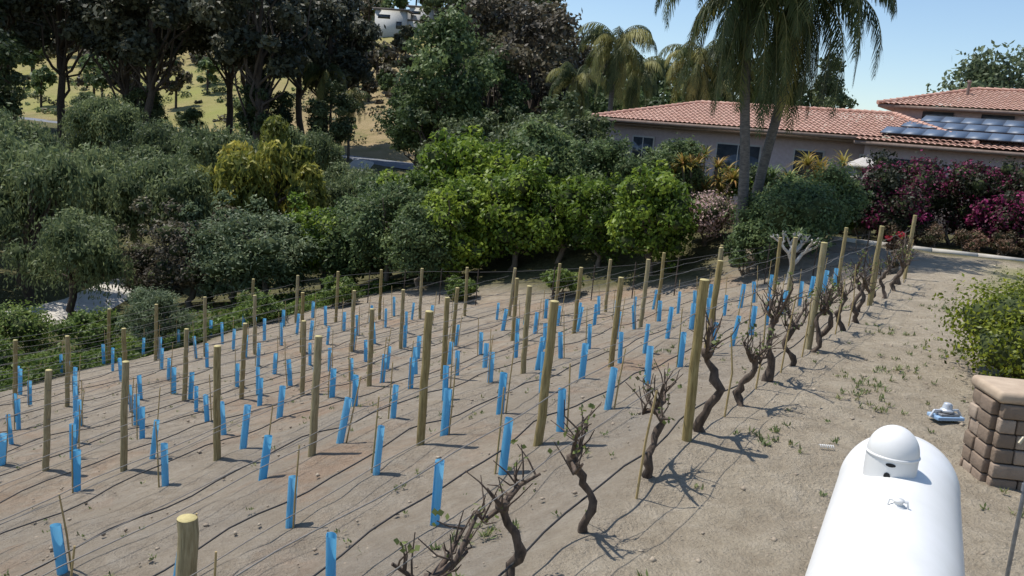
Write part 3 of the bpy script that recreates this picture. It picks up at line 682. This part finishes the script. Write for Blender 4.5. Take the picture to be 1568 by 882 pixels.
for v0,e0,n in ((.75,1.1,10),(2.75,1.7,8),(4.6,2.3,7)):
    for i in range(n):
        mb=MB(); c=Vector((O2[0],O2[1],4.3))+E*(e0+i*1.0+.5)+sv*(v0+.82)+nv*.3
        mb.box((0,0,0),(.97,1.6,.04),0)
        for q in (-1,1): mb.box((q*.492,0,0),(.012,1.62,.046),1); mb.box((0,q*.806,0),(.97,.012,.046),1)
        mb.tube([(0,-.5,-.02),(0,-.5,-.26)],.02,5,1); mb.tube([(0,.5,-.02),(0,.5,-.26)],.02,5,1)
        o=mb.obj('solar_panel_%d'%k,[M_pan,M_alu],parent=h2); o.matrix_world=Matrix.Translation(c)@PMt.to_4x4(); k+=1
M_gst=simple('grey_stucco',(.3,.28,.26),(.38,.35,.32),6,.95,None,.2,.01)
mb=MB(); mb.box((0,0,1.4),(1.1,1.1,3.0),0); mb.box((0,0,2.96),(1.45,1.45,.14),1); mb.lathe([(1.,3.03),(.15,3.4),(0,3.41)],4,1,Matrix.Rotation(rad(45),4,'Z')); mb.obj('stucco_gate_pillar',[M_gst,M_trim],loc=(15.7,41.5,0))
M_white=simple('white_render',(.5,.49,.46),(.6,.59,.56),3,.9); M_greyw=simple('grey_render',(.28,.27,.25),(.36,.34,.31),3,.9); M_roofg=simple('flat_roof',(.12,.1,.09),(.2,.17,.15),3,.9)
def hill_house(x,y,w,d,h,mat,rz):
    z=Hf(x,y); p=empty('modern_hill_house',(x,y,z)); p.rotation_euler=(0,0,rz)
    mb=MB(); mb.box((0,0,h/2-2),(w,d,h+4)); mb.box((w*.62,1,h*.3-2),(w*.4,d*.8,h*.6+4)); mb.obj('walls',[mat],parent=p)
    mb=MB(); mb.box((0,0,h+.25),(w+1.2,d+1.2,.4)); mb.box((w*.62,1,h*.6+.2),(w*.45,d*.85,.3)); mb.obj('roof',[M_roofg],parent=p)
    mb=MB(); mb.box((-w*.2,-d/2-.03,h*.68),(w*.4,.12,h*.2),0); mb.box((w*.3,-d/2-.03,h*.3),(w*.18,.12,h*.35),0)
    mb.obj('windows',[M_glass],parent=p)
hill_house(-54,236,11,9,9.5,M_greyw,.2); hill_house(-36,236,8,8,5,M_white,-.15); hill_house(-29,240,6,7,4,M_white,-.15)
mb=MB(); pts=[(12.6,35.6),(16,34.2),(22,32.0),(30,29.2)]
for a,b in zip(pts,pts[1:]):
    for k in range(4):
        p=Vector((a[0]+(b[0]-a[0])*k/4,a[1]+(b[1]-a[1])*k/4,0)); q=Vector((a[0]+(b[0]-a[0])*(k+1)/4,a[1]+(b[1]-a[1])*(k+1)/4,0)); dd=q-p; ang=math.atan2(dd.y,dd.x)
        mb.box((p+q)/2+Vector((0,0,.06)),(dd.length-.02,.2,.2),0,.5,Matrix.Rotation(ang,3,'Z'))
mb.obj('garden_curb',[M_conc])
# ---------------------------------------------------------------- block wall at right
def stonemat():
    m,nt,b=newmat('split_face_stone'); n=noise(nt,5,7,rough=.7); at=attr(nt,'tint')
    c=ramp(nt,at,[(0,(.2,.145,.1)),(.5,(.3,.22,.16)),(1,(.42,.33,.25))]); c=mix(nt,ramp(nt,n,[(.35,(0,0,0)),(.7,(.6,.6,.6))]),c,(.16,.12,.09))
    nt.links.new(c,b.inputs['Base Color']); b.inputs['Roughness'].default_value=.95; bump(nt,b,n,.9,.03); return m
M_stone=stonemat(); M_cap=simple('sandstone_cap',(.36,.27,.19),(.5,.39,.28),4,.9,None,.5,.02)
def pillar():
    rs=np.random.RandomState(3); mb=MB(); W_,Dp=1.5,.62; z=-.1
    mb.box((W_/2,Dp/2,.37),(W_-.06,Dp-.06,.94),0,0)
    for c in range(6):
        hh=.161; x=0; first=rs.uniform(.15,.4)
        while x<W_-.01:
            w=min(rs.uniform(.3,.46) if x>0 else first,W_-x)
            if w>.03:
                j=rs.uniform(-.018,.02)
                for yy0 in (0,Dp): mb.box((x+w/2,yy0+(j if yy0 else -j),z+hh/2),(w-.014,.1,hh-.014),0,rs.rand())
            x+=w
        y=0.06
        while y<Dp-.06:
            w=min(rs.uniform(.2,.32),Dp-.05-y); mb.box((rs.uniform(-.014,.014),y+w/2,z+hh/2),(.1,w-.014,hh-.014),0,rs.rand()); y+=w
        z+=hh
    ob=mb.obj('stone_block_wall',[M_stone,M_cap],loc=(5.17,8.95,0)); bv=ob.modifiers.new('bev','BEVEL'); bv.width=.014; bv.segments=2
    ob.rotation_euler=(0,0,rad(-4))
    cb=MB(); cb.box((W_/2,Dp/2,.93),(W_+.1,Dp+.12,.13),0); co_=cb.obj('cap_stone',[M_cap],parent=ob); b2=co_.modifiers.new('b','BEVEL'); b2.width=.05; b2.segments=4
pillar()
# ---------------------------------------------------------------- propane tank
M_tank=simple('white_tank_paint',(.7,.69,.655),(.79,.78,.76),2.2,.38)
M_hole=simple('dark_gap',(.01,.01,.01),(.02,.02,.02),5,.9); M_galv=simple('galvanised_steel',(.2,.2,.2),(.34,.34,.34),20,.5,metal=.7); M_brass=simple('brass_fitting',(.3,.26,.18),(.45,.4,.3),20,.45,metal=.6)
def tank():
    root=empty('propane_tank',(0,0,0)); ax_=Vector((.42,.907,0)).normalized(); tip=Vector((3.02,6.36,.92)); Rr=.4; Lc=2.3; Hd=.32
    zl=-ax_; xl=Vector((ax_.y,-ax_.x,0)); yl=zl.cross(xl); Mt=Matrix.Translation(tip)@Matrix((xl,yl,zl)).transposed().to_4x4()
    prof=[(0,0)]+[(Rr*math.sin(a),Hd*(1-math.cos(a))) for a in np.linspace(.08,math.pi/2,14)]
    prof+=[(Rr,Hd+.02),(Rr+.003,Hd+.025),(Rr+.003,Hd+.04),(Rr,Hd+.045)]+[(Rr,Hd+q) for q in (.4,.9,1.4,1.9,Lc)]+[(Rr*math.cos(a),Hd+Lc+Hd*math.sin(a)) for a in np.linspace(.05,math.pi/2-.02,12)]+[(0,2*Hd+Lc)]
    mb=MB(); mb.lathe(prof,64,0,Mt); mb.obj('shell',[M_tank],True,parent=root)
    mb=MB()
    for q in (.75,2.1):
        c=tip-ax_*q; mb.box((c.x,c.y,.3),(.5,.1,.62),0,.5,Matrix((xl,ax_,UP)).transposed())
        mb.box((c.x,c.y,-.02),(.9,.3,.1),1,.5,Matrix((xl,ax_,UP)).transposed())
    mb.obj('feet',[M_tank,M_conc],parent=root)
    top=1.31; c=Vector((2.47,5.34,0)) ; rd=.155
    mb=MB(); T=Matrix.Translation((c.x,c.y,0))
    pr=[(rd*.98,top-.06),(rd,top-.02),(rd,top+.12)]+[(rd*math.cos(a),top+.12+.17*math.sin(a)) for a in np.linspace(.1,math.pi/2-.03,12)]+[(0,top+.292)]
    mb.lathe(pr,40,0,T); mb.lathe([(rd+.004,top+.105),(rd+.008,top+.112),(rd+.004,top+.12),(rd-.002,top+.122)],40,0,T)
    mb.obj('valve_dome',[M_tank],True,parent=root)
    mb=MB(); dr=Vector((-c.x,-c.y,0)).normalized(); sd=Vector((-dr.y,dr.x,0))
    for off,z,sx,sz in ((.0,.06,.06,.024),(-.012,-.012,.04,.045)):
        k=10; ring=[]
        for i in range(k):
            a=2*math.pi*i/k; ox=sx*.5*math.cos(a); oz=sz*.5*math.sin(a)
            dd=math.sqrt(max(rd*rd-(off+ox)**2,0))+.004; q=c+dr*dd+sd*(off+ox); ring.append((q.x,q.y,top+z+.02+oz))
        mb.poly(ring,0)
    mb.obj('vent_hole',[M_hole],parent=root)
    mb=MB(); c2=tip-ax_*1.8; c2.z=0; T2=Matrix.Translation((c2.x,c2.y,0)); mb.lathe([(.04,1.305),(.04,1.325),(.026,1.328),(.024,1.345),(.03,1.347),(.03,1.36),(0,1.362)],16,0,T2)
    mb.tube([tuple(c2+xl*.055+UP*1.3),tuple(c2+xl*.048+UP*1.352),tuple(c2-xl*.048+UP*1.352),tuple(c2-xl*.055+UP*1.3)],.008,8,0); mb.obj('relief_valve',[M_tank,M_galv],parent=root)
tank()
def standpipe():
    z=Hf(3.5,5.6); mb=MB(); mb.tube([(0,0,-.3),(0,0,.8),(0.005,0,1.52)],.014,12,0); mb.tube([(0,0,1.49),(0,0,1.57)],.022,12,0)
    mb.tube([(-.08,-.02,1.52),(0,0,1.52),(.12,.02,1.54)],.012,10,0); mb.lathe([(0,1.57),(.035,1.575),(.036,1.585),(0,1.59)],12,1)
    mb.tube([(0,0,1.15),(0,0,1.2)],.02,12,0); mb.tube([(-.08,-.02,1.52),(-.11,-.03,1.48)],.014,8,1); mb.obj('steel_standpipe',[M_galv,M_brass],True,loc=(3.49,5.6,z))
standpipe()
def meter():
    M_bl=simple('pale_blue_plastic',(.25,.4,.6),(.35,.5,.68),4,.5); M_lg=simple('light_grey_metal',(.5,.53,.57),(.65,.68,.7),6,.4,metal=.3)
    mb=MB(); mb.box((0,0,.03),(.42,.26,.05),0); mb.box((0,0,.07),(.3,.2,.04),2); mb.lathe([(.0,.1),(.09,.1),(.095,.13),(.07,.15),(.06,.2),(.05,.23),(0,.235)],20,1)
    mb.tube([(-.02,0,.12),(-.2,0,.12),(-.25,0,.02)],.02,8,1); mb.tube([(.02,0,.12),(.2,.03,.12),(.28,.04,.02)],.02,8,1); mb.tube([(.1,.05,.06),(.1,.05,.19)],.025,10,1)
    ob=mb.obj('gas_regulator',[M_bl,M_lg,M_galv],loc=(5.68,11.0,Hf(5.68,11.0)+.03)); b=ob.modifiers.new('b','BEVEL'); b.width=.006; b.segments=2; ob.rotation_euler=(0,0,.2); ob.scale=(.9,.9,.9)
meter()
mb=MB(); pts=[(i*.003-.085,.018*math.cos(i*.8),.04+.018*math.sin(i*.8)) for i in range(56)]; mb.tube(pts,.005,6,0); mb.obj('coil_spring',[M_tank],True,loc=(3.6,9.35,Hf(3.6,9.35)))
# ---------------------------------------------------------------- light
sd=Vector((-.40,.15,.90)).normalized(); el=math.asin(sd.z); azr=math.atan2(sd.x,sd.y)
sl=bpy.data.lights.new('sun','SUN'); sl.energy=5.0; sl.angle=rad(.5); sl.color=(1,.96,.9); so=bpy.data.objects.new('sun',sl); COL.objects.link(so); so.rotation_euler=sd.to_track_quat('Z','Y').to_euler(); so.location=(-20,5,40)
wd=bpy.data.worlds.new('World'); SC.world=wd; wd.use_nodes=True; nt=wd.node_tree; sk=nt.nodes.new('ShaderNodeTexSky'); sk.sky_type='NISHITA'; sk.sun_disc=False; sk.sun_elevation=el; sk.sun_rotation=azr%(2*math.pi); sk.air_density=1.; sk.dust_density=.3; sk.ozone_density=3.
nt.links.new(sk.outputs[0],nt.nodes['Background'].inputs[0]); nt.nodes['Background'].inputs[1].default_value=.15
SC.view_settings.view_transform='Standard'; SC.view_settings.look='None'; SC.view_settings.exposure=0
